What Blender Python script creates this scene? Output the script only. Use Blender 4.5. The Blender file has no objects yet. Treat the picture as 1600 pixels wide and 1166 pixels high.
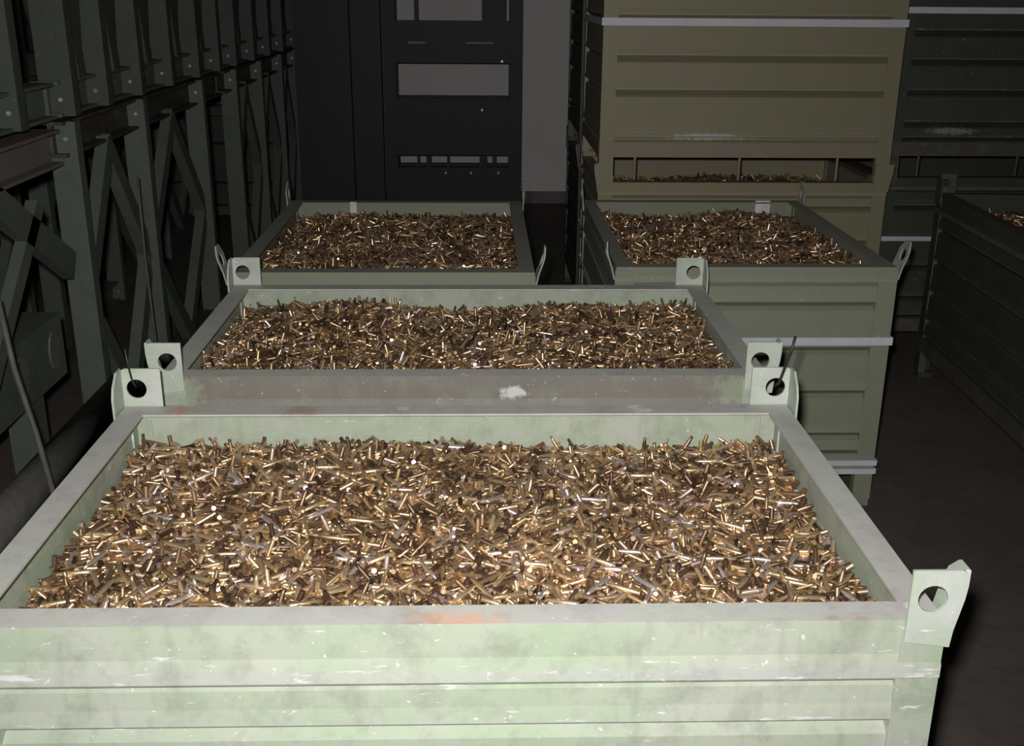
import bpy, bmesh, math, random
import numpy as np
from mathutils import Vector, Matrix

random.seed(7)
rng = np.random.default_rng(11)
scene = bpy.context.scene
col = scene.collection
R = math.radians

# ------------------------------------------------------------------ camera, light, exposure
CAM_Z = 1.88
PITCH, YAW, ROLL = 19.38, 1.75, 0.45
cam_d = bpy.data.cameras.new('camera'); cam = bpy.data.objects.new('camera', cam_d); col.objects.link(cam)
cam.location = (0, 0, CAM_Z)
cam.rotation_euler = (Matrix.Rotation(R(-YAW), 3, 'Z') @ Matrix.Rotation(R(90 - PITCH), 3, 'X') @ Matrix.Rotation(R(ROLL), 3, 'Z')).to_euler()
cam_d.sensor_width = 36.0
cam_d.lens = 1700 / 1600 * 36.0
cam_d.clip_start = 0.02
scene.camera = cam

world = bpy.data.worlds.new('world'); scene.world = world; world.use_nodes = True
world.node_tree.nodes['Background'].inputs[0].default_value = (0.6, 0.62, 0.7, 1)
world.node_tree.nodes['Background'].inputs[1].default_value = 0.004

# the camera's flash gun, a little above and left of the lens
fl_d = bpy.data.lights.new('flash', 'SPOT'); fl = bpy.data.objects.new('flash', fl_d); col.objects.link(fl)
fl.location = (-0.05, 0.0, CAM_Z + 0.09)
fl.rotation_euler = (R(90 - PITCH + 1.0), 0, R(-YAW))
fl_d.energy = 330
fl_d.color = (1.0, 0.975, 0.95)
fl_d.spot_size = R(110); fl_d.spot_blend = 1.0
fl_d.shadow_soft_size = 0.03

vs = scene.view_settings
vs.view_transform = 'Standard'; vs.look = 'None'; vs.gamma = 1.0; vs.use_curve_mapping = False
vs.exposure = 0.0

# ------------------------------------------------------------------ materials
def new_mat(name):
    m = bpy.data.materials.new(name); m.use_nodes = True
    nt = m.node_tree
    return m, nt, nt.nodes['Principled BSDF']

def noise(nt, scale, detail=4, rough=.6, vec=None):
    n = nt.nodes.new('ShaderNodeTexNoise')
    n.inputs['Scale'].default_value = scale; n.inputs['Detail'].default_value = detail; n.inputs['Roughness'].default_value = rough
    if vec is not None: nt.links.new(vec, n.inputs['Vector'])
    return n.outputs['Fac']

def ramp(nt, fac, stops):
    r = nt.nodes.new('ShaderNodeValToRGB')
    while len(r.color_ramp.elements) < len(stops): r.color_ramp.elements.new(0.5)
    for e, (p, c) in zip(r.color_ramp.elements, stops):
        e.position = p; e.color = (*c, 1) if len(c) == 3 else c
    nt.links.new(fac, r.inputs[0])
    return r.outputs[0]

def mix(nt, fac, a, b, mode='MIX'):
    n = nt.nodes.new('ShaderNodeMix'); n.data_type = 'RGBA'; n.blend_type = mode
    for sock, v in ((n.inputs[0], fac), (n.inputs[6], a), (n.inputs[7], b)):
        if isinstance(v, (int, float)): sock.default_value = v
        elif isinstance(v, tuple): sock.default_value = (*v, 1)
        else: nt.links.new(v, sock)
    return n.outputs[2]

def mapped(nt, scale, per_object=True):
    tc = nt.nodes.new('ShaderNodeTexCoord'); mp = nt.nodes.new('ShaderNodeMapping')
    mp.inputs['Scale'].default_value = scale
    geo = nt.nodes.new('ShaderNodeNewGeometry')
    nt.links.new(geo.outputs['Position'], mp.inputs['Vector'])
    return mp.outputs[0]

def bump(nt, bsdf, h, strength, dist=.002):
    b = nt.nodes.new('ShaderNodeBump'); b.inputs['Strength'].default_value = strength; b.inputs['Distance'].default_value = dist
    nt.links.new(h, b.inputs['Height']); nt.links.new(b.outputs[0], bsdf.inputs['Normal'])

def scaled(nt, val, k):
    n = nt.nodes.new('ShaderNodeMath'); n.operation = 'MULTIPLY'; n.inputs[1].default_value = k
    nt.links.new(val, n.inputs[0]); return n.outputs[0]

def paint(name, base, alt, scuff, scuff_amt=.64, rust=.0, rough=.55, dirt=(.2, .19, .17), dirt_amt=.35, marks=()):
    m, nt, b = new_mat(name)
    v = mapped(nt, (1, 1, 1)); vh = mapped(nt, (9, 9, 55)); vv = mapped(nt, (14, 14, 14))
    c = mix(nt, ramp(nt, noise(nt, 5, 6, .65, v), [(.35, (0, 0, 0)), (.65, (1, 1, 1))]), base, alt)
    d = ramp(nt, noise(nt, 13, 8, .7, v), [(.48, (0, 0, 0)), (.72, (dirt_amt,) * 3)])
    c = mix(nt, d, c, dirt)
    s = ramp(nt, noise(nt, 1.0, 7, .68, vh), [(scuff_amt, (0, 0, 0)), (scuff_amt + .05, (.85,) * 3)])
    c = mix(nt, s, c, scuff)
    sp = ramp(nt, noise(nt, 5.0, 4, .6, vv), [(.675, (0, 0, 0)), (.705, (.7,) * 3)])
    c = mix(nt, sp, c, scuff)
    st_ = ramp(nt, noise(nt, 1.0, 6, .6, mapped(nt, (30, 30, 4))), [(.56, (0, 0, 0)), (.75, (dirt_amt * .6,) * 3)])   # run-down streaks
    c = mix(nt, st_, c, dirt)
    for ctr, rad, colr, hard in marks:            # single worn patches at a spot of their own
        mp = nt.nodes.new('ShaderNodeMapping'); mp.vector_type = 'TEXTURE'
        mp.inputs['Location'].default_value = ctr; mp.inputs['Scale'].default_value = rad
        geo = nt.nodes.new('ShaderNodeNewGeometry'); nt.links.new(geo.outputs['Position'], mp.inputs['Vector'])
        ln = nt.nodes.new('ShaderNodeVectorMath'); ln.operation = 'LENGTH'; nt.links.new(mp.outputs[0], ln.inputs[0])
        ad = nt.nodes.new('ShaderNodeMath'); ad.operation = 'MULTIPLY_ADD'; ad.inputs[1].default_value = 1.6; nt.links.new(noise(nt, 45, 5, .7, v), ad.inputs[0]); nt.links.new(ln.outputs['Value'], ad.inputs[2])
        c = mix(nt, ramp(nt, scaled(nt, ad.outputs[0], .5), [(.55, (hard,) * 3), (.72, (0, 0, 0))]), c, colr)
    if rust:
        r_ = ramp(nt, noise(nt, 3.1, 5, .6, v), [(.66 - rust, (0, 0, 0)), (.76 - rust, (.75,) * 3)])
        c = mix(nt, r_, c, (.36, .17, .09))
    nt.links.new(c, b.inputs['Base Color'])
    b.inputs['Roughness'].default_value = rough
    b.inputs['Specular IOR Level'].default_value = .35
    bump(nt, b, noise(nt, 60, 4, .6, v), .25, .001)
    return m

M = {}
M['pale'] = paint('pale_green_paint', (.315, .385, .275), (.385, .405, .345), (.66, .67, .65), .635, dirt=(.23, .25, .20), dirt_amt=.8)
M['pale_rim'] = paint('pale_rim_paint', (.47, .46, .445), (.46, .49, .43), (.70, .70, .72), .63, rust=.03, dirt=(.32, .29, .29), dirt_amt=.5, marks=[((-.03, 1.475, .948), (.13, .05, .03), (.62, .38, .28), .8), ((-.70, 2.385, .95), (.06, .05, .03), (.55, .32, .27), .7)])
M['pale_worn'] = paint('pale_worn_paint', (.40, .43, .36), (.42, .44, .40), (.66, .67, .66), .57, dirt=(.26, .27, .24), dirt_amt=.7)
M['pale_ear'] = paint('pale_ear_paint', (.36, .43, .32), (.50, .52, .50), (.70, .70, .74), .66, dirt=(.3, .32, .28), dirt_amt=.4)
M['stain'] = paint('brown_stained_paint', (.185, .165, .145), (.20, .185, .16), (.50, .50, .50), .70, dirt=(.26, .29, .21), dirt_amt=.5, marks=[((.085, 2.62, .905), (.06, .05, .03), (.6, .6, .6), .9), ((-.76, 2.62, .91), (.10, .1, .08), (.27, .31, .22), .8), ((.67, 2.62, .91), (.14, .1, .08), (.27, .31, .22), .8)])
M['mid'] = paint('grey_green_paint', (.225, .255, .175), (.235, .245, .185), (.42, .42, .42), .78, dirt_amt=.2)
M['mid_rim'] = paint('grey_green_rim_paint', (.25, .27, .22), (.28, .26, .24), (.46, .46, .46), .68)
M['mid_worn'] = paint('grey_green_worn_paint', (.245, .275, .20), (.26, .27, .215), (.48, .48, .48), .74)
M['mid_ear'] = paint('grey_green_ear_paint', (.42, .43, .40), (.36, .38, .33), (.6, .6, .6), .68)
M['olive'] = paint('olive_paint', (.24, .23, .13), (.25, .225, .155), (.42, .42, .40), .76, dirt_amt=.2, marks=[((1.08, 5.27, 1.225), (.34, .06, .03), (.50, .50, .50), .9)])
M['olive_rim'] = paint('olive_rim_paint', (.27, .20, .165), (.25, .225, .155), (.46, .45, .43), .70)
M['olive_worn'] = paint('olive_worn_paint', (.29, .28, .18), (.30, .27, .2), (.5, .5, .48), .68)
M['olive_ear'] = M['olive']
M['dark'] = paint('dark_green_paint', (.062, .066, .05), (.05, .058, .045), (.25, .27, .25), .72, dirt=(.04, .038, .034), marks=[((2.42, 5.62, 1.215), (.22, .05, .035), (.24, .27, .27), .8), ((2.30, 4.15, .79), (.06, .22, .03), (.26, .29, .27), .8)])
M['dark_rim'] = paint('dark_rim_paint', (.08, .08, .065), (.09, .075, .06), (.3, .3, .28), .68)
M['dark_worn'] = paint('dark_worn_paint', (.105, .11, .09), (.085, .09, .07), (.30, .31, .28), .60)
M['dark_ear'] = M['dark_rim']
M['strap'] = paint('white_strap', (.62, .62, .68), (.56, .57, .66), (.75, .75, .78), .72, dirt_amt=.15)
M['frame_dark'] = paint('frame_dark_paint', (.066, .076, .063), (.052, .064, .052), (.2, .21, .19), .74, dirt=(.04, .04, .036))
M['frame'] = paint('frame_paint', (.105, .122, .10), (.09, .108, .09), (.2, .21, .19), .74, dirt=(.05, .05, .045))
M['frame_brown'] = paint('frame_brown_paint', (.045, .038, .028), (.055, .045, .035), (.15, .14, .12), .78)
M['frame_pink'] = paint('frame_primer', (.17, .13, .115), (.14, .12, .105), (.25, .24, .22), .7)
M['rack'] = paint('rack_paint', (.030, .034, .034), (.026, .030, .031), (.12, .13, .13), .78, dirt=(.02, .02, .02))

m, nt, b = new_mat('floor_concrete'); M['floor'] = m
v = mapped(nt, (1, 1, 1))
c = ramp(nt, noise(nt, 1.6, 8, .65, v), [(.3, (.082, .067, .058)), (.7, (.125, .106, .094))])
c = mix(nt, ramp(nt, noise(nt, 18, 6, .7, v), [(.5, (0, 0, 0)), (.8, (.6,) * 3)]), c, (.035, .03, .028))
nt.links.new(c, b.inputs['Base Color']); b.inputs['Roughness'].default_value = .8
bump(nt, b, noise(nt, 40, 6, .6, v), .3, .003)

m, nt, b = new_mat('wall_plaster'); M['wall'] = m
v = mapped(nt, (1, 1, 1))
c = ramp(nt, noise(nt, 1.3, 6, .6, v), [(.3, (.74, .70, .71)), (.7, (.80, .765, .775))])
nt.links.new(c, b.inputs['Base Color']); b.inputs['Roughness'].default_value = .9
m, nt, b = new_mat('wall_plinth'); M['plinth'] = m
v = mapped(nt, (1, 1, 1))
nt.links.new(ramp(nt, noise(nt, 6, 6, .6, v), [(.3, (.16, .15, .15)), (.7, (.24, .22, .22))]), b.inputs['Base Color']); b.inputs['Roughness'].default_value = .85

def simple(name, colr, rough=.5, metal=0.0):
    m, nt, b = new_mat(name)
    v = mapped(nt, (1, 1, 1))
    k = tuple(x * .75 for x in colr)
    nt.links.new(ramp(nt, noise(nt, 30, 4, .6, v), [(.35, k), (.65, colr)]), b.inputs['Base Color'])
    b.inputs['Roughness'].default_value = rough; b.inputs['Metallic'].default_value = metal
    return m
M['wire'] = simple('black_wire', (.02, .02, .018), .5)
M['cable'] = simple('grey_cable', (.10, .10, .09), .6)
M['tag'] = simple('white_card', (.75, .75, .75), .7)
M['pin'] = simple('bright_pin', (.5, .52, .5), .35, .6)
M['strip'] = simple('grey_edge', (.26, .29, .28), .6)
M['pipe'] = simple('grey_pipe', (.15, .145, .13), .6)

m, nt, b = new_mat('brass'); M['brass'] = m
at = nt.nodes.new('ShaderNodeAttribute'); at.attribute_name = 'tone'
c = ramp(nt, at.outputs['Fac'], [(0.0, (.08, .054, .04)), (.3, (.265, .165, .098)), (.55, (.57, .385, .215)), (.8, (.88, .68, .41)), (.92, (.84, .76, .80)), (1.0, (.62, .24, .12))])  # lavender-silver near the end: purple-white highlights painted in as case colour
nt.links.new(c, b.inputs['Base Color']); b.inputs['Metallic'].default_value = .8
nt.links.new(ramp(nt, at.outputs['Fac'], [(0, (.5,) * 3), (.45, (.4,) * 3), (.7, (.33,) * 3), (.95, (.27,) * 3)]), b.inputs['Roughness'])
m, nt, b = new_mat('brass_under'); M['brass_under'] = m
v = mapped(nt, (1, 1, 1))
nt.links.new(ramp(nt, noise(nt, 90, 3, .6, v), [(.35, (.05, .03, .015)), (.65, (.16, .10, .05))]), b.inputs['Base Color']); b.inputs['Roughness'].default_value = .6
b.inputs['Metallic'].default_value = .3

# ------------------------------------------------------------------ helpers
def link(name, me, mats, parent=None):
    o = bpy.data.objects.new(name, me); col.objects.link(o)
    for mm in (mats if isinstance(mats, (list, tuple)) else [mats]): me.materials.append(M[mm])
    if parent is not None: o.parent = parent
    return o

def finish(name, bm, mats, parent=None, smooth=False):
    bmesh.ops.recalc_face_normals(bm, faces=bm.faces)
    me = bpy.data.meshes.new(name); bm.to_mesh(me); bm.free()
    if smooth:
        for p in me.polygons: p.use_smooth = True
    return link(name, me, mats, parent)

def empty(name, loc, rz, label, cat, group=None):
    o = bpy.data.objects.new(name, None); col.objects.link(o)
    o.location = loc; o.rotation_euler = (0, 0, rz); o.empty_display_size = .1
    tag(o, label, cat, group)
    return o

def tag(o, label, cat, group=None, kind=None):
    o['label'] = label; o['category'] = cat
    if group: o['group'] = group
    if kind: o['kind'] = kind
    return o

def box(bm, x0, x1, y0, y1, z0, z1, mi=0):
    vs_ = [bm.verts.new((x, y, z)) for x in (x0, x1) for y in (y0, y1) for z in (z0, z1)]
    for f in ((0, 1, 3, 2), (4, 6, 7, 5), (0, 4, 5, 1), (2, 3, 7, 6), (0, 2, 6, 4), (1, 5, 7, 3)):
        bm.faces.new([vs_[i] for i in f]).material_index = mi

def extrude(bm, prof, f0, f1, mis=None):
    """closed profile [(u,v)], f0/f1 map (u,v) -> xyz at both ends; mis: material index for each profile edge"""
    a = [bm.verts.new(f0(*p)) for p in prof]; c = [bm.verts.new(f1(*p)) for p in prof]
    n = len(prof)
    for i in range(n):
        j = (i + 1) % n
        f = bm.faces.new((a[i], a[j], c[j], c[i]))
        if mis: f.material_index = mis[i]
    bm.faces.new(a[::-1]); bm.faces.new(c)

def bar(bm, p, q, w, t, up=(1, 0, 0)):
    """flat bar from p to q; t = thickness along `up`, w = width across"""
    p, q, up = Vector(p), Vector(q), Vector(up)
    d = (q - p).normalized(); s = d.cross(up).normalized(); up = s.cross(d).normalized()
    pr = [(-w / 2, -t / 2), (w / 2, -t / 2), (w / 2, t / 2), (-w / 2, t / 2)]
    extrude(bm, pr, lambda u, v: p + s * u + up * v, lambda u, v: q + s * u + up * v)

def tube(bm, pts, r, n=8):
    pts = [Vector(p) for p in pts]; rings = []
    for i, p in enumerate(pts):
        d = (pts[min(i + 1, len(pts) - 1)] - pts[max(i - 1, 0)]).normalized()
        s = d.orthogonal().normalized() if i == 0 else (rings_s - d * rings_s.dot(d)).normalized()
        rings_s = s; t = d.cross(s)
        rings.append([bm.verts.new(p + (s * math.cos(k * 2 * math.pi / n) + t * math.sin(k * 2 * math.pi / n)) * r) for k in range(n)])
    for a, c in zip(rings, rings[1:]):
        for k in range(n): bm.faces.new((a[k], a[(k + 1) % n], c[(k + 1) % n], c[k]))
    bm.faces.new(rings[0][::-1]); bm.faces.new(rings[-1])

def plate_with_hole(bm, poly, hole, rad, f, thick, n=20):
    """poly: convex-ish outline around hole centre; f(u,v,t) -> xyz with t the thickness offset"""
    hx, hy = hole
    angs = sorted({round(math.atan2(y - hy, x - hx), 5) for x, y in poly} | {round(-math.pi + (k + .5) * 2 * math.pi / n, 5) for k in range(n)})
    def hit(a):
        dx, dy = math.cos(a), math.sin(a); best = None
        for (x0, y0), (x1, y1) in zip(poly, poly[1:] + poly[:1]):
            ex, ey = x1 - x0, y1 - y0; den = dx * ey - dy * ex
            if abs(den) < 1e-12: continue
            t = ((x0 - hx) * ey - (y0 - hy) * ex) / den; s = ((x0 - hx) * dy - (y0 - hy) * dx) / den
            if t > 0 and -1e-4 <= s <= 1 + 1e-4 and (best is None or t > best): best = t
        return hx + dx * best, hy + dy * best
    rows = []
    for a in angs:
        o = hit(a); i = (hx + rad * math.cos(a), hy + rad * math.sin(a))
        rows.append([bm.verts.new(f(*o, 0)), bm.verts.new(f(*i, 0)), bm.verts.new(f(*i, thick)), bm.verts.new(f(*o, thick))])
    k = len(rows)
    for i in range(k):
        a, c = rows[i], rows[(i + 1) % k]
        for j in range(4):
            bm.faces.new((a[j], a[(j + 1) % 4], c[(j + 1) % 4], c[j]))

# ------------------------------------------------------------------ the setting
def struct(name, x0, x1, y0, y1, z0, z1, mat):
    bm = bmesh.new(); box(bm, x0, x1, y0, y1, z0, z1)
    o = finish(name, bm, mat); o['kind'] = 'structure'
    return o
struct('floor', -5.2, 5.7, -3.2, 10.4, -.1, 0, 'floor')
struct('wall_back', -5.2, 5.7, 10.15, 10.35, 0, 5.2, 'wall')
struct('baseboard_back', -5.0, 5.5, 10.12, 10.15, 0, .11, 'plinth')
struct('wall_left', -5.2, -5.0, -3.2, 10.15, 0, 5.2, 'wall')
struct('wall_right', 5.5, 5.7, -3.2, 10.15, 0, 5.2, 'wall')
struct('wall_front', -5.0, 5.5, -3.2, -3.0, 0, 5.2, 'wall')
struct('ceiling', -5.2, 5.7, -3.2, 10.35, 5.2, 5.3, 'plinth')

# ------------------------------------------------------------------ steel crates
FL = .055       # rim flange width
PW = .066       # corner post width
def side_map(side, W, D):
    if side == 'front': return W, (lambda a, n, z: Vector((a, -D / 2 - n, z)))
    if side == 'back': return W, (lambda a, n, z: Vector((-a, D / 2 + n, z)))
    if side == 'left': return D, (lambda a, n, z: Vector((-W / 2 - n, -a, z)))
    return D, (lambda a, n, z: Vector((W / 2 + n, a, z)))

def crate(label, loc, W, D, H, paint_key, ridges, straps=(), rz=0.0, rail=.11, feet=.14, ears=True, flare=(.016, .0), ear_h=.092, group=None, rods=(), front_skin=None, side_ears=False):
    P, RM, WN = paint_key, paint_key + '_rim', paint_key + '_worn'
    root = empty('steel_crate', loc, rz, label, 'crate', group)
    # ridges: heights of the panel boundaries from the rim rail's lower edge to the base rail
    for side in ('front', 'back', 'left', 'right'):
        L, f = side_map(side, W, D)
        h = L / 2
        # rim rail: flat flange on top, skin, proud lower strip
        pr = [(0, H), (-FL, H), (-FL, H - .005), (-.028, H - .005), (-.028, H - rail), (.001, H - rail), (.004, H - rail + .005), (.004, H - rail * .74), (0, H - rail * .56)]
        mi = [1, 1, 0, 1 if P == 'olive' else 0, 0, 2, 2, 0, 0]
        bm = bmesh.new()
        extrude(bm, pr, lambda u, v: f(-h - u, u, v), lambda u, v: f(h + u, u, v), mi)      # mitred corners
        finish('rim_rail', bm, [front_skin or P, RM, front_skin or WN] if side == 'front' else [P, RM, WN], root)
        zs = [H - rail] + list(ridges) + [feet + .075]
        for zt, zb in zip(zs, zs[1:]):
            pr = [(-.028, zt), (-.022, zt), (-.003, zt - .012), (-.001, zb + .050), (.003, zb + .027), (.003, zb + .021), (-.022, zb + .001), (-.028, zb)]
            bm = bmesh.new()
            e = h - PW
            extrude(bm, pr, lambda u, v: f(-e, u, v), lambda u, v: f(e, u, v), [0, 0, 0, 0, 2, 0, 0, 0])
            finish('panel', bm, [P, RM, WN], root)
        bm = bmesh.new()
        pr = [(.004, feet), (.004, feet + .07), (-.004, feet + .078), (-.05, feet + .078), (-.05, feet)]
        extrude(bm, pr, lambda u, v: f(-h + .01, u, v), lambda u, v: f(h - .01, u, v), [1, 0, 0, 0, 0])
        finish('base_rail', bm, [P, RM, WN], root)
    bm = bmesh.new(); box(bm, -W / 2 + .03, W / 2 - .03, -D / 2 + .03, D / 2 - .03, feet + .05, feet + .07)
    finish('base_plate', bm, P, root)
    for rx in rods:
        bm = bmesh.new(); tube(bm, [(rx, -D / 2 + .03, 0.004), (rx, -D / 2 + .03, feet + .01)], .007, 6)
        finish('support_rod', bm, RM, root)
    for sx in (-1, 1):
        for sy in (-1, 1):
            def q(a, n, z, sx=sx, sy=sy): return Vector((sx * (W / 2 + a), sy * (D / 2 + n), z))
            bm = bmesh.new()
            # angle-section post (a, n are negative inwards)
            pr = [(.003, .003), (-PW, .003), (-PW, -.032), (-.032, -.032), (-.032, -PW), (.003, -PW)]
            extrude(bm, pr, lambda u, v: q(u, v, 0.03), lambda u, v: q(u, v, H - .012), [0, 2, 0, 0, 2, 0])
            box_pts = [(.0, .0), (-.07, .0), (-.07, -.07), (.0, -.07)]
            extrude(bm, box_pts, lambda u, v: q(u, v, 0.0), lambda u, v: q(u, v, 0.03))
            post = finish('corner_post', bm, [P, RM, WN], root)
            if ears:
                bm = bmesh.new()
                def fl_(z):      # outward flare of the guide plate
                    t = min(max((z - (H - .045)) / (.045 + ear_h * .75), 0), 1)
                    return .009 + flare[0 if sy < 0 else 1] * t * t * (3 - 2 * t)
                if side_ears:      # holed guide plate in the plane of the short side only
                    outline = [(-PW - .02, H - .035), (.004, H - .045), (.004, H + ear_h), (-PW * .55, H + ear_h), (-PW - .02, H + ear_h * .6)]
                    plate_with_hole(bm, outline, (-.036, H + ear_h * .42), .0225, lambda u, v, t: q(fl_(v) * 1.3 - .003 + t, u, v), -.005)
                else:
                    # plate across the front or back
                    inn = -.064 if sy < 0 else -.086
                    outline = [(inn, H - .035), (fl_(H - .045), H - .045), (fl_(H - .015), H - .015), (fl_(H + .015), H + .015), (fl_(H + .04), H + .04), (fl_(H + ear_h), H + ear_h * .93), (fl_(H + ear_h) - .012, H + ear_h), (inn, H + ear_h)]
                    plate_with_hole(bm, outline, (-.028, H + ear_h * .46), .0235, lambda u, v, t: q(u, .009 + t, v), -.005)
                    # bent plate along the side
                    zz = [H - .045, H - .015, H + .015, H + .04, H + .065, H + ear_h]
                    rows = []
                    for z in zz:
                        o_ = fl_(z)
                        w = PW if z < H + ear_h * .6 else PW - (z - H - ear_h * .6) * 1.1
                        rows.append([bm.verts.new(q(o_, .009, z)), bm.verts.new(q(o_, -w, z)), bm.verts.new(q(o_ - .005, -w, z)), bm.verts.new(q(o_ - .005, .004, z))])
                    for a, c in zip(rows, rows[1:]):
                        for k in range(4): bm.faces.new((a[k], a[(k + 1) % 4], c[(k + 1) % 4], c[k]))
                    bm.faces.new(rows[0]); bm.faces.new(rows[-1])
                finish('stacking_ear', bm, P + '_ear', post)
    for zc, hh in straps:
        bm = bmesh.new()
        for n0, n1 in ((.009, .0115),):
            ax, ay = W / 2 + n1, D / 2 + n1; bx_, by_ = W / 2 + n0, D / 2 + n0
            for (x0, x1, y0, y1) in ((-ax, ax, -ay, -by_), (-ax, ax, by_, ay), (-ax, -bx_, -by_, by_), (bx_, ax, -by_, by_)):
                box(bm, x0, x1, y0, y1, zc - hh / 2, zc + hh / 2)
        finish('strap', bm, 'strap', root)
    return root

EVEN = (.745, .60, .45, .30)
STK = (.80, .628, .458, .287)
C1 = dict(x0=-.834, x1=.730, y0=1.468, y1=2.412)
C2 = dict(x0=-.815, x1=.742, y0=2.62, y1=3.53)
C3 = dict(x0=-.875, x1=.19, y0=3.70, y1=5.07)
C4 = dict(x0=.485, x1=1.502, y0=3.78, y1=5.10)
C5 = dict(x0=.575, x1=1.985, y0=5.27, y1=6.20)
C7 = dict(x0=2.10, x1=3.70, y0=5.62, y1=6.50)
C9 = dict(x0=2.23, x1=3.16, y0=3.75, y1=5.30)
def place(c, label, H, key, ridges, z=0, **kw):
    return crate(label, ((c['x0'] + c['x1']) / 2, (c['y0'] + c['y1']) / 2, z), c['x1'] - c['x0'], c['y1'] - c['y0'], H, key, ridges, **kw)

place(C1, 'pale green steel crate nearest the camera, heaped with brass cases', .95, 'pale', EVEN)
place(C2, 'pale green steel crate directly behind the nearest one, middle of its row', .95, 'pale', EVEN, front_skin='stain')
place(C3, 'farthest and smallest open crate of the left row, in front of the dark rack', .95, 'mid', STK, side_ears=True, flare=(.022, .004))
place(C4, 'grey green open crate with white straps, in front of the tall olive stack', .95, 'mid', STK, straps=((.673, .03), (.185, .022), (.15, .022)), rail=.06, side_ears=True, flare=(.022, .004))
place(C5, 'lower olive crate of the tall stack, carrying the olive crate with scuffed panels', 1.005, 'olive', (.87, .70, .53, .35), rail=.065, straps=((.62, .03),))
place(C5, 'upper olive brown crate with white strap, resting on the tall stack', 1.1, 'olive', (.75, .57, .413, .21), z=1.008, straps=((.74, .034),), rail=.1, feet=.118, rods=(-.53, -.02, .46))
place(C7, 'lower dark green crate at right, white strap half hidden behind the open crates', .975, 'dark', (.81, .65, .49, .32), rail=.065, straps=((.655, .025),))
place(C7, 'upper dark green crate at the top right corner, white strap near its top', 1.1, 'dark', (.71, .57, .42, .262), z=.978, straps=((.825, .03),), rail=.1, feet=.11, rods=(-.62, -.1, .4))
place(C9, 'dark crate along the right aisle with its long ribbed side turned to us', .95, 'dark', (.77, .61, .45, .30), rz=R(-2.8), rail=.10)
CB = dict(x0=.58, x1=2.02, y0=6.40, y1=7.30)
place(CB, 'lower dark crate of the stack hidden behind the tall olive stack', .95, 'dark', (.81, .65, .49, .32), rail=.065)
place(CB, 'upper dark crate of the stack hidden behind the tall olive stack', 1.1, 'dark', (.80, .62, .463, .26), z=.953, rail=.1)

for i, (xa, xb) in enumerate(((-4.8, -3.25), (-3.2, -1.65))):  # added crate stacks screening the pale back wall so truss gaps stay dark
    for k in range(3):
        place(dict(x0=xa, x1=xb, y0=9.3, y1=10.05), ('bottom', 'middle', 'top')[k] + ' dark crate of the ' + ('leftmost', 'second')[i] + ' stack, added to hide bright wall behind the trusses', .95, 'dark', (.65, .32), z=.953 * k, rail=.065, ears=False, feet=.02 if k else .05)

# ------------------------------------------------------------------ steel bridge truss panels on the left
def ibeam(bm, x, y0, y1, z0, z1, w):
    t = .012
    pr = [(-w / 2, z0), (w / 2, z0), (w / 2, z0 + t), (.006, z0 + t), (.006, z1 - t), (w / 2, z1 - t), (w / 2, z1), (-w / 2, z1), (-w / 2, z1 - t), (-.006, z1 - t), (-.006, z0 + t), (-w / 2, z0 + t)]
    extrude(bm, pr, lambda u, v: Vector((x + u, y0, v)), lambda u, v: Vector((x + u, y1, v)))

def truss(label, x, y0, y1, z0, z1, posts, post_w=.10, post_d=.06, braces='A', chord=.13, chord_mat='frame', extra=(), mat='frame', group='truss panels stacked along the left'):
    root = empty('truss_panel', (x, (y0 + y1) / 2, z0), 0, label, 'truss', group)
    oy = (y0 + y1) / 2
    def part(name, bm, mat):
        bmesh.ops.translate(bm, verts=bm.verts, vec=(-x, -oy, -z0))
        return finish(name, bm, mat, root)
    for a, c in ((z0 + .004, z0 + chord), (z1 - chord, z1 - .002)):
        bm = bmesh.new(); ibeam(bm, x - .03, y0, y1, a, c, .10); part('chord', bm, chord_mat)
    for py in posts:
        bm = bmesh.new()       # channel: flat face towards the hall, lips on both edges
        w, d, t = post_w, post_d, .008
        pr = [(-w / 2, -d / 2), (w / 2, -d / 2), (w / 2, d / 2), (w / 2 - t, d / 2), (w / 2 - t, -d / 2 + t), (-w / 2 + t, -d / 2 + t), (-w / 2 + t, d / 2), (-w / 2, d / 2)]
        extrude(bm, pr, lambda u, v: Vector((x + u, py + v, z0 + .006)), lambda u, v: Vector((x + u, py + v, z1 - .004)))
        part('post', bm, mat)
        for zz in (z0 + chord * .5, z1 - chord * .5):
            bm = bmesh.new(); tube(bm, [(x + .015, py - post_d / 2 - .012, zz), (x + .015, py - post_d / 2 + .004, zz)], .008, 8); part('pin', bm, 'pin')
    for a, c in zip(posts, posts[1:]):
        m_ = (a + c) / 2
        zt, zb = z1 - chord, z0 + chord
        zm = (zt + zb) / 2
        if braces == 'A': segs = [((a, zm), (m_, zt)), ((m_, zt), (c, zm)), ((a, zm), (m_, zb)), ((m_, zb), (c, zm))]
        elif braces == 'V': segs = [((a, zt), (m_, zb)), ((m_, zb), (c, zt))]
        else: segs = [((a, zt), (c, zb))]
        for k, ((ya, za), (yb, zb_)) in enumerate(segs):
            bm = bmesh.new(); xo = x - .012 * (k % 2)
            bar(bm, (xo, ya, za), (xo, yb, zb_), .075, .05); part('brace', bm, mat)
    for (ya, za, yb, zb_, w) in extra:
        bm = bmesh.new(); bar(bm, (x, ya, za), (x, yb, zb_), w, .04); part('brace', bm, mat)
    return root

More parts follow.
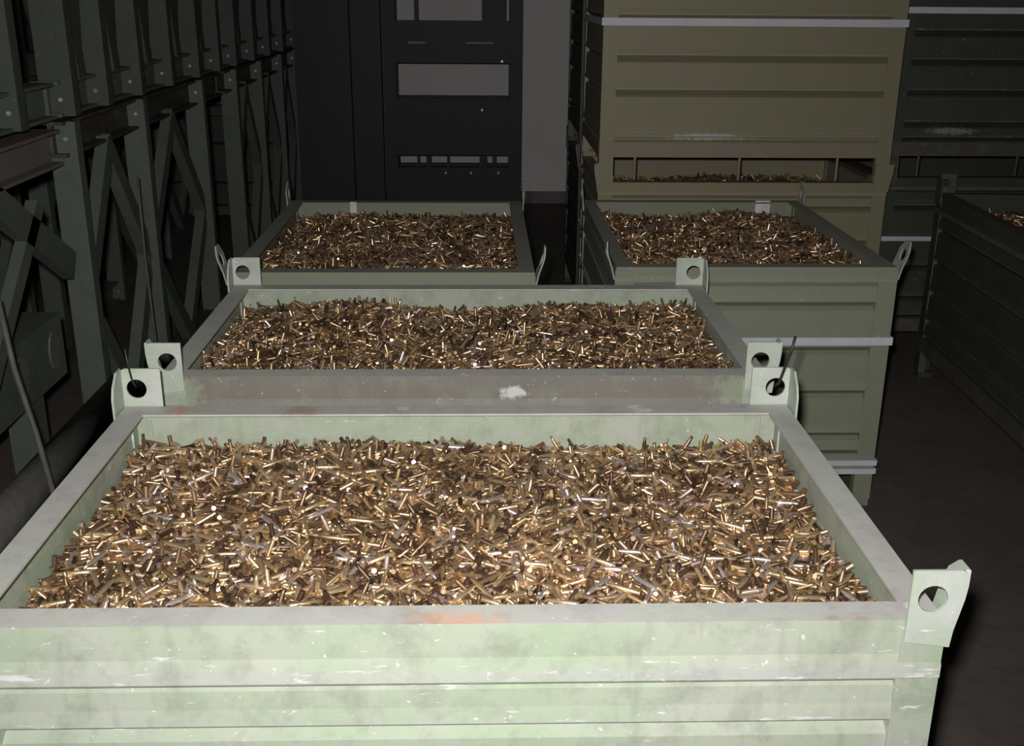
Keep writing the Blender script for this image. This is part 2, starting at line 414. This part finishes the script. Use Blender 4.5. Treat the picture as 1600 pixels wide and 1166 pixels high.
X1 = -1.53
truss('lower truss panel at the left edge, tan chord and diamond bracing', X1, 1.55, 4.02, .02, 1.40, [1.7, 2.45], chord_mat='frame_pink', extra=[(3.25, 1.36, 4.0, .90, .105), (3.76, 1.17, 2.7, .25, .06)])
truss('lower truss panel with the wide pale post, behind the nearest crate ear', X1, 4.06, 6.6, .02, 1.42, [4.12, 4.98, 6.05], chord_mat='frame_brown')
truss('lower truss panel farther down the left row, level with the farthest open crate', X1, 6.68, 9.4, .02, 1.42, [6.9, 7.7, 8.5, 9.2], chord_mat='frame_brown')
truss('upper truss panel at the top left corner with bright upright edges', X1, 1.55, 4.02, 1.43, 2.8, [1.8, 2.3, 2.8, 3.25, 3.66], braces='V', mat='frame_dark', post_w=.09)
truss('upper truss panel with close posts, above the wide pale post', X1, 4.06, 6.6, 1.43, 2.8, [4.12, 4.5, 4.95, 5.45, 5.98, 6.45], braces='V', mat='frame_dark', post_w=.12)
truss('upper truss panel at the far end of the left row', X1, 6.68, 9.4, 1.43, 2.8, [6.9, 7.45, 8.0, 8.55, 9.2], braces='V', mat='frame_dark', post_w=.12)
truss('dim truss panel in second row behind the near left posts', X1 - .75, 2.0, 5.4, .02, 1.42, [2.2, 3.2, 4.3, 5.3], group='truss panels in the dark second row')
truss('dim truss panel in second row behind the far left posts', X1 - .75, 5.5, 9.0, .02, 1.42, [5.7, 6.7, 7.8, 8.8], group='truss panels in the dark second row')
truss('dim upper truss panel of the second row at left', X1 - .75, 3.0, 7.0, 1.43, 2.8, [3.2, 4.0, 4.8, 5.6, 6.4, 6.9], braces='V', mat='frame_dark', group='truss panels in the dark second row')

# slotted box beam and pipe lying at the foot of the near truss
root = empty('box_beam', (-1.66, 3.1, .45), 0, 'slotted box beam lying low against the left truss posts', 'beam')
bm = bmesh.new()
bx0, bx1, bz0, bz1 = -.07, .07, .03, .27
box(bm, bx0, bx1, -1.2, .90, bz0, bz1); finish('beam_body', bm, 'frame', root)
for yy in (.2, .5, .8):
    bm = bmesh.new()
    ring = []
    for k in range(14):
        a = 2 * math.pi * k / 14
        ring.append((.05 * math.cos(a), .5 * (bz0 + bz1) + .075 * math.sin(a)))
    extrude(bm, ring, lambda u, v: Vector((bx1 - .002, yy + u, v)), lambda u, v: Vector((bx1 + .006, yy + u, v)))
    finish('slot_plate', bm, 'pipe', root)
bm = bmesh.new(); box(bm, -.05, .05, -1.0, -.9, -.45, .03); box(bm, -.05, .05, .6, .7, -.45, .03); finish('beam_support', bm, 'frame', root)
bm = bmesh.new(); tube(bm, [(-1.405, 1.9, .40), (-1.405, 4.04, .40)], .062, 14)
tag(finish('steel_pipe', bm, 'pipe', smooth=True), 'grey round pipe below the slotted box beam at left', 'pipe')
bm = bmesh.new(); box(bm, -1.435, -1.375, 2.2, 2.3, .0, .338); tag(finish('timber_bearer', bm, 'pipe'), 'short block under the near end of the grey pipe', 'block')
bm = bmesh.new(); box(bm, -1.435, -1.375, 3.8, 3.9, .0, .338); tag(finish('timber_bearer', bm, 'pipe'), 'short block under the far end of the grey pipe', 'block')
bm = bmesh.new(); tube(bm, [(-1.36, 3.0, 1.05), (-1.335, 2.98, .85), (-1.29, 2.96, .65), (-1.26, 2.95, .45), (-1.25, 2.95, .2), (-1.25, 2.95, .0)], .009, 8)
tag(finish('cable', bm, 'cable', smooth=True), 'thin grey cable hanging at the far left edge', 'cable')
bm = bmesh.new(); tube(bm, [(-1.40, 4.5, 1.15), (-1.40, 4.49, .9), (-1.395, 4.48, .7), (-1.39, 4.48, .45), (-1.38, 4.48, .0)], .006, 6)
tag(finish('cable', bm, 'cable', smooth=True), 'thin upright wire between two left posts above the near crate', 'cable')

# ------------------------------------------------------------------ dark stacked rack in front of the back wall
def rack(label, x0, x1, y0, y1, z0, body, top, studs=(), strips=(), knobs=()):
    root = empty('steel_rack', ((x0 + x1) / 2, (y0 + y1) / 2, z0), 0, label, 'rack', 'dark racks stacked by the back wall')
    ox, oy = (x0 + x1) / 2, (y0 + y1) / 2
    def part(name, bm, mat='rack', parent=root):
        bmesh.ops.translate(bm, verts=bm.verts, vec=(-ox, -oy, -z0)); return finish(name, bm, mat, parent)
    for px in (x0, x1 - .10):
        for py in (y0, y1 - .10):
            bm = bmesh.new(); box(bm, px, px + .10, py, py + .10, z0, top - .002); part('post', bm)
    b0, b1 = body
    for (yy, nm) in ((y0 + .01, 'front_panel'), (y1 - .04, 'back_panel')):
        bm = bmesh.new(); box(bm, x0 + .10, x1 - .10, yy, yy + .03, b0 + .04, b1 - .04); part(nm, bm)
        for zz in (b0, b1 - .05):
            bm = bmesh.new(); box(bm, x0 + .10, x1 - .10, yy - .005, yy + .05, zz, zz + .05); part('rail', bm)
    for xx in (x0 + .01, x1 - .04):
        bm = bmesh.new(); box(bm, xx, xx + .03, y0 + .10, y1 - .10, b0 + .02, b1 - .02); part('side_panel', bm)
    for (sx, w, za, zb) in studs:
        bm = bmesh.new(); box(bm, sx, sx + w, y0 + .02, y0 + .05, za, zb); part('stud', bm)
    for (sx, w, zz) in strips:
        bm = bmesh.new(); box(bm, sx, sx + w, y0 - .004, y0 + .01, zz, zz + .015); part('edge_strip', bm, 'strip')
    for (kx, kz) in knobs:
        bm = bmesh.new(); tube(bm, [(kx, y0 - .02, kz), (kx, y0 + .012, kz)], .009, 8); part('bolt', bm, 'pin')
    return root
RX0, RX1, RY = -.98, .04, 9.0
def ux(px): return (px - 745) / 1700 * 9.05
def uz(py): return CAM_Z - 9.0 * math.tan(R(PITCH) + math.atan((py - 583) / 1700))
rx0, rx1 = ux(600), ux(808)
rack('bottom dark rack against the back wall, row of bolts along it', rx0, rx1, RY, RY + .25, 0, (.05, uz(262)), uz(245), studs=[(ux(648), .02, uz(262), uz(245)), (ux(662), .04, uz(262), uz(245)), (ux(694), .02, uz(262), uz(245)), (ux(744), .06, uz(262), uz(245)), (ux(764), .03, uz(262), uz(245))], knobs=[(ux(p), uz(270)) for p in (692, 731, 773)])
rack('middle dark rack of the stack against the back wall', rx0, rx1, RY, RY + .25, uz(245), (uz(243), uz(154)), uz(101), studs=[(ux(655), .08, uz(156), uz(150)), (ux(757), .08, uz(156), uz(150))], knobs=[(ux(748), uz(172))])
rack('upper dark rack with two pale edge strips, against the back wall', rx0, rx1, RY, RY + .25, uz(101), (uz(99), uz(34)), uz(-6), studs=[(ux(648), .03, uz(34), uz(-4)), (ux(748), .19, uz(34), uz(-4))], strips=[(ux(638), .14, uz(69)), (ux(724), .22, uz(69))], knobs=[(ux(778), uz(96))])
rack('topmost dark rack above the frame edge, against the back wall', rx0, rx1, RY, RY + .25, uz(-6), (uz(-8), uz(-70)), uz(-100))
for i, (a, b_, zt) in enumerate(((472, 513, 2.3), (511, 556, 2.5), (554, 599, 2.45))):
    bm = bmesh.new(); xa, xb = ux(a), ux(b_)
    w = xb - xa; t = .014
    yc = (8.9, 8.78, 8.9)[i]
    pr = [(xa, yc), (xb, yc), (xb, yc + .09), (xb - t, yc + .09), (xb - t, yc + t), (xa + t, yc + t), (xa + t, yc + .09), (xa, yc + .09)]
    extrude(bm, pr, lambda u, v: Vector((u, v, 0)), lambda u, v: Vector((u, v, zt)))
    tag(finish('steel_channel', bm, 'rack'), ('dark upright channel nearest the far truss end', 'dark upright channel in the middle of three beside the rack', 'dark upright channel touching the left side of the dark rack')[i], 'channel', 'upright channels left of the rack')

# ------------------------------------------------------------------ spent brass cases
def case_template(n, full):
    prof = [(0, .0049), (.0395, .0047), (.0435, .0036), (.0512, .0036)]
    if full == 2: prof = [(0, .0048), (.0012, .0050), (.0016, .0050), (.0020, .0042), (.0034, .0042), (.0042, .0049), (.0395, .0047), (.0435, .0036), (.0512, .0036)]
    if full: prof += [(.0512, .0031), (.045, .0029)]
    prof = [(z * 1.2, r * .97) for z, r in prof]
    V, F = [], []
    for z, r in prof:
        for k in range(n):
            a = 2 * math.pi * k / n; V.append((r * math.cos(a), r * math.sin(a), z - .0307))
    for i in range(len(prof) - 1):
        for k in range(n):
            F.append((i * n + k, i * n + (k + 1) % n, (i + 1) * n + (k + 1) % n, (i + 1) * n + k))
    s = len(V); V += V[:n]; F.append(tuple(s + k for k in range(n))[::-1])
    if full == 2:                                   # primer disc, slightly proud
        s = len(V)
        for k in range(n):
            a = 2 * math.pi * k / n; V.append((.0028 * math.cos(a), .0028 * math.sin(a), -.0309))
        F.append(tuple(s + k for k in range(n))[::-1])
    s = len(V); V += V[(len(prof) - 1) * n:len(prof) * n]; F.append(tuple(s + k for k in range(n)))
    return np.array(V, dtype=np.float64), F

def tones(n):
    t = rng.beta(2.5, 2.2, n) * .86
    u = rng.random(n)
    t[u < .10] = rng.uniform(.02, .2, (u < .10).sum())
    t[(u > .90) & (u < .985)] = rng.uniform(.86, .93, ((u > .90) & (u < .985)).sum())
    t[u >= .9975] = 1.0
    return t

def axes(n, flat=15., steep=.14):
    az = rng.uniform(0, 2 * math.pi, n)
    el = np.radians(rng.normal(0, flat, n))
    k = rng.random(n) < steep
    el[k] = np.radians(rng.uniform(-85, 85, k.sum()))
    d = np.stack([np.cos(el) * np.cos(az), np.cos(el) * np.sin(az), np.sin(el)], 1)
    up = np.where(np.abs(d[:, 2:3]) > .95, np.array([[1., 0, 0]]), np.array([[0, 0, 1.]]))
    s = np.cross(up, d); s /= np.linalg.norm(s, axis=1, keepdims=True)
    t = np.cross(d, s)
    return np.stack([s, t, d], 2)          # columns: x, y, z axes

def surface(c, level, crown, seed):
    r = np.random.default_rng(seed)
    W, D = c['x1'] - c['x0'], c['y1'] - c['y0']; cx, cy = (c['x0'] + c['x1']) / 2, (c['y0'] + c['y1']) / 2
    ph = r.uniform(0, 6.28, (6, 2)); fr = r.uniform(3, 11, (6, 2)) * r.choice([-1, 1], (6, 2)); am = r.uniform(.002, .006, 6)
    def s(x, y):
        u = (x - cx) / (W / 2); v = (y - cy) / (D / 2)
        z = level + crown * (1 - np.abs(u) ** 3) * (1 - np.abs(v) ** 3)
        for i in range(6): z = z + am[i] * np.sin(fr[i, 0] * x + ph[i, 0]) * np.sin(fr[i, 1] * y + ph[i, 1]) * 1.6
        return z
    return s

def heap(c, level, crown, n, segs, full, label, seed, depth=.026, z0=0.0, margin=.032, steep=.13):
    """loose cases over a bumpy core: uncountable, one object"""
    s = surface(c, level, crown, seed)
    x0, x1, y0, y1 = c['x0'] + .030, c['x1'] - .030, c['y0'] + .030, c['y1'] - .030
    # core that closes the view down between the cases
    gx, gy = 60, 36
    X, Y = np.meshgrid(np.linspace(x0, x1, gx), np.linspace(y0, y1, gy))
    Z = s(X, Y) - depth
    top = np.stack([X.ravel(), Y.ravel(), Z.ravel()], 1)
    Fc = [(j * gx + i, j * gx + i + 1, (j + 1) * gx + i + 1, (j + 1) * gx + i) for j in range(gy - 1) for i in range(gx - 1)]
    TV, TF = case_template(segs, full)
    px = rng.uniform(x0 + margin * .3, x1 - margin * .3, n); py = rng.uniform(y0 + margin * .3, y1 - margin * .3, n)
    A = axes(n, steep=steep)
    # keep the ends off the crate walls
    ex = np.abs(A[:, 0, 2]) * .0307 + .006; ey = np.abs(A[:, 1, 2]) * .0307 + .006
    px = np.clip(px, x0 + ex, x1 - ex); py = np.clip(py, y0 + ey, y1 - ey)
    pz = s(px, py) - depth * rng.random(n) ** 1.2 + .003
    verts = np.einsum('nij,vj->nvi', A, TV) + np.stack([px, py, pz], 1)[:, None, :]
    nv = len(TV)
    patchy = np.clip(1 + .16 * np.sin(9.1 * px + 4.3 * py + seed) * np.sin(-5.2 * px + 11.7 * py) + .16 * np.sin(17 * px - 13 * py + 2 * seed) * np.sin(15 * py + 8 * px), .6, 1.16)
    patchy = np.minimum(patchy, 1.0 + .1 * (patchy > 1))
    allv = np.concatenate([top, verts.reshape(-1, 3)])
    base = len(top)
    sizes = np.array([len(f) for f in TF]); flat = np.concatenate([np.array(f) for f in TF])
    loops = np.concatenate([np.array(Fc).ravel(), (base + (np.arange(n) * nv)[:, None] + flat[None, :]).ravel()])
    psz = np.concatenate([np.full(len(Fc), 4), np.tile(sizes, n)])
    start = np.concatenate([[0], np.cumsum(psz)[:-1]])
    ox, oy = (c['x0'] + c['x1']) / 2, (c['y0'] + c['y1']) / 2
    allv = allv - np.array([ox, oy, level - .05])
    me = bpy.data.meshes.new('brass_heap')
    me.vertices.add(len(allv)); me.vertices.foreach_set('co', allv.astype(np.float32).ravel())
    me.loops.add(len(loops)); me.loops.foreach_set('vertex_index', loops.astype(np.int32))
    me.polygons.add(len(psz)); me.polygons.foreach_set('loop_start', start.astype(np.int32)); me.polygons.foreach_set('loop_total', psz.astype(np.int32))
    mi = np.zeros(len(psz), dtype=np.int32); mi[:len(Fc)] = 1
    me.materials.append(M['brass']); me.materials.append(M['brass_under'])
    me.polygons.foreach_set('material_index', mi)
    me.polygons.foreach_set('use_smooth', np.ones(len(psz), dtype=bool))
    att = me.attributes.new('tone', 'FLOAT', 'POINT')
    tn = np.concatenate([np.full(base, .1), np.repeat(np.minimum(tones(n) * patchy, .95), nv)]).astype(np.float32)
    att.data.foreach_set('value', tn)
    me.update(); me.validate()
    o = bpy.data.objects.new('brass_heap', me); col.objects.link(o); o.location = (ox, oy, level - .05)
    tag(o, label, 'cartridge cases', kind='stuff')
    return s, o

s1, _ = heap(C1, .862, .018, 10400, 8, 1, 'loose spent brass cases filling the nearest pale green crate', 1)
heap(C2, .882, .018, 8400, 6, 1, 'loose spent brass cases filling the second pale green crate', 2)
heap(C3, .885, .012, 5600, 5, 0, 'loose spent brass cases filling the farthest crate of the left row', 3)
heap(C4, .885, .012, 5600, 5, 0, 'loose spent brass cases filling the grey green strapped crate', 4)
heap(C5, .890, .008, 3000, 5, 0, 'brass cases glimpsed in the slot between the two olive stacked crates', 5)
C9h = dict(x0=C9['x0'] + .03, x1=C9['x1'] - .03, y0=C9['y0'] + .02, y1=C9['y1'] - .02)
_, h9 = heap(C9h, .865, .01, 3500, 5, 0, 'loose brass cases in the dark crate along the right aisle', 6)
h9.rotation_euler.z = R(-2.8)

# the cases on top of the nearest heap, one by one
TV, TF = case_template(12, 2)
variants = []
for t in (.62, .70, .74, .78, .80, .82, .86, .90):  # lighter tones put stronger, whiter highlights into the colour of the top cases
    me = bpy.data.meshes.new('brass_case'); me.from_pydata([tuple(v) for v in TV], [], TF)
    for p in me.polygons: p.use_smooth = len(p.vertices) == 4
    a = me.attributes.new('tone', 'FLOAT', 'POINT'); a.data.foreach_set('value', np.full(len(TV), t, dtype=np.float32))
    me.materials.append(M['brass']); variants.append(me)
placed = []
tries = 0
while len(placed) < 300 and tries < 20000:
    tries += 1
    x = random.uniform(C1['x0'] + .07, C1['x1'] - .07)
    y = C1['y0'] + .10 + (C1['y1'] - C1['y0'] - .17) * random.random() ** 1.25
    if any((x - a) ** 2 + (y - b_) ** 2 < .028 ** 2 for a, b_ in placed): continue
    placed.append((x, y))
    o = bpy.data.objects.new('brass_case', random.choice(variants)); col.objects.link(o)
    az = random.uniform(0, 2 * math.pi); el = R(random.gauss(0, 7))
    d = Vector((math.cos(el) * math.cos(az), math.cos(el) * math.sin(az), math.sin(el)))
    o.rotation_mode = 'QUATERNION'; o.rotation_quaternion = d.to_track_quat('Z', 'X')
    o.location = (x, y, float(s1(np.float64(x), np.float64(y))) + .009)
    tag(o, 'whole spent brass case lying uppermost on the heap in the nearest crate', 'cartridge case', 'brass cases on top of the nearest heap')

# ------------------------------------------------------------------ wires and tags
bm = bmesh.new(); tube(bm, [(.700, 2.415, .995), (.704, 2.395, 1.012), (.710, 2.385, 1.05), (.721, 2.382, 1.09), (.728, 2.382, 1.13)], .0035, 6)
tag(finish('tie_wire', bm, 'wire', smooth=True), 'stiff black wire standing in the right rear ear hole of the nearest crate', 'wire')
bm = bmesh.new(); tube(bm, [(-.806, 2.415, .996), (-.807, 2.395, 1.02), (-.812, 2.393, 1.06), (-.815, 2.393, 1.10)], .0025, 6)
tag(finish('tie_wire', bm, 'wire', smooth=True), 'thin black wire rising from the left rear ear hole of the nearest crate', 'wire')
bm = bmesh.new(); box(bm, 1.29, 1.36, 5.045, 5.05, .90, .958)
tag(finish('paper_tag', bm, 'tag'), 'small white tag on the back rim of the grey green strapped crate', 'tag')
bm = bmesh.new(); box(bm, -.60, -.57, 5.005, 5.01, .905, .955)
tag(finish('paper_tag', bm, 'tag'), 'tiny white tag on the back rim of the farthest left crate', 'tag')
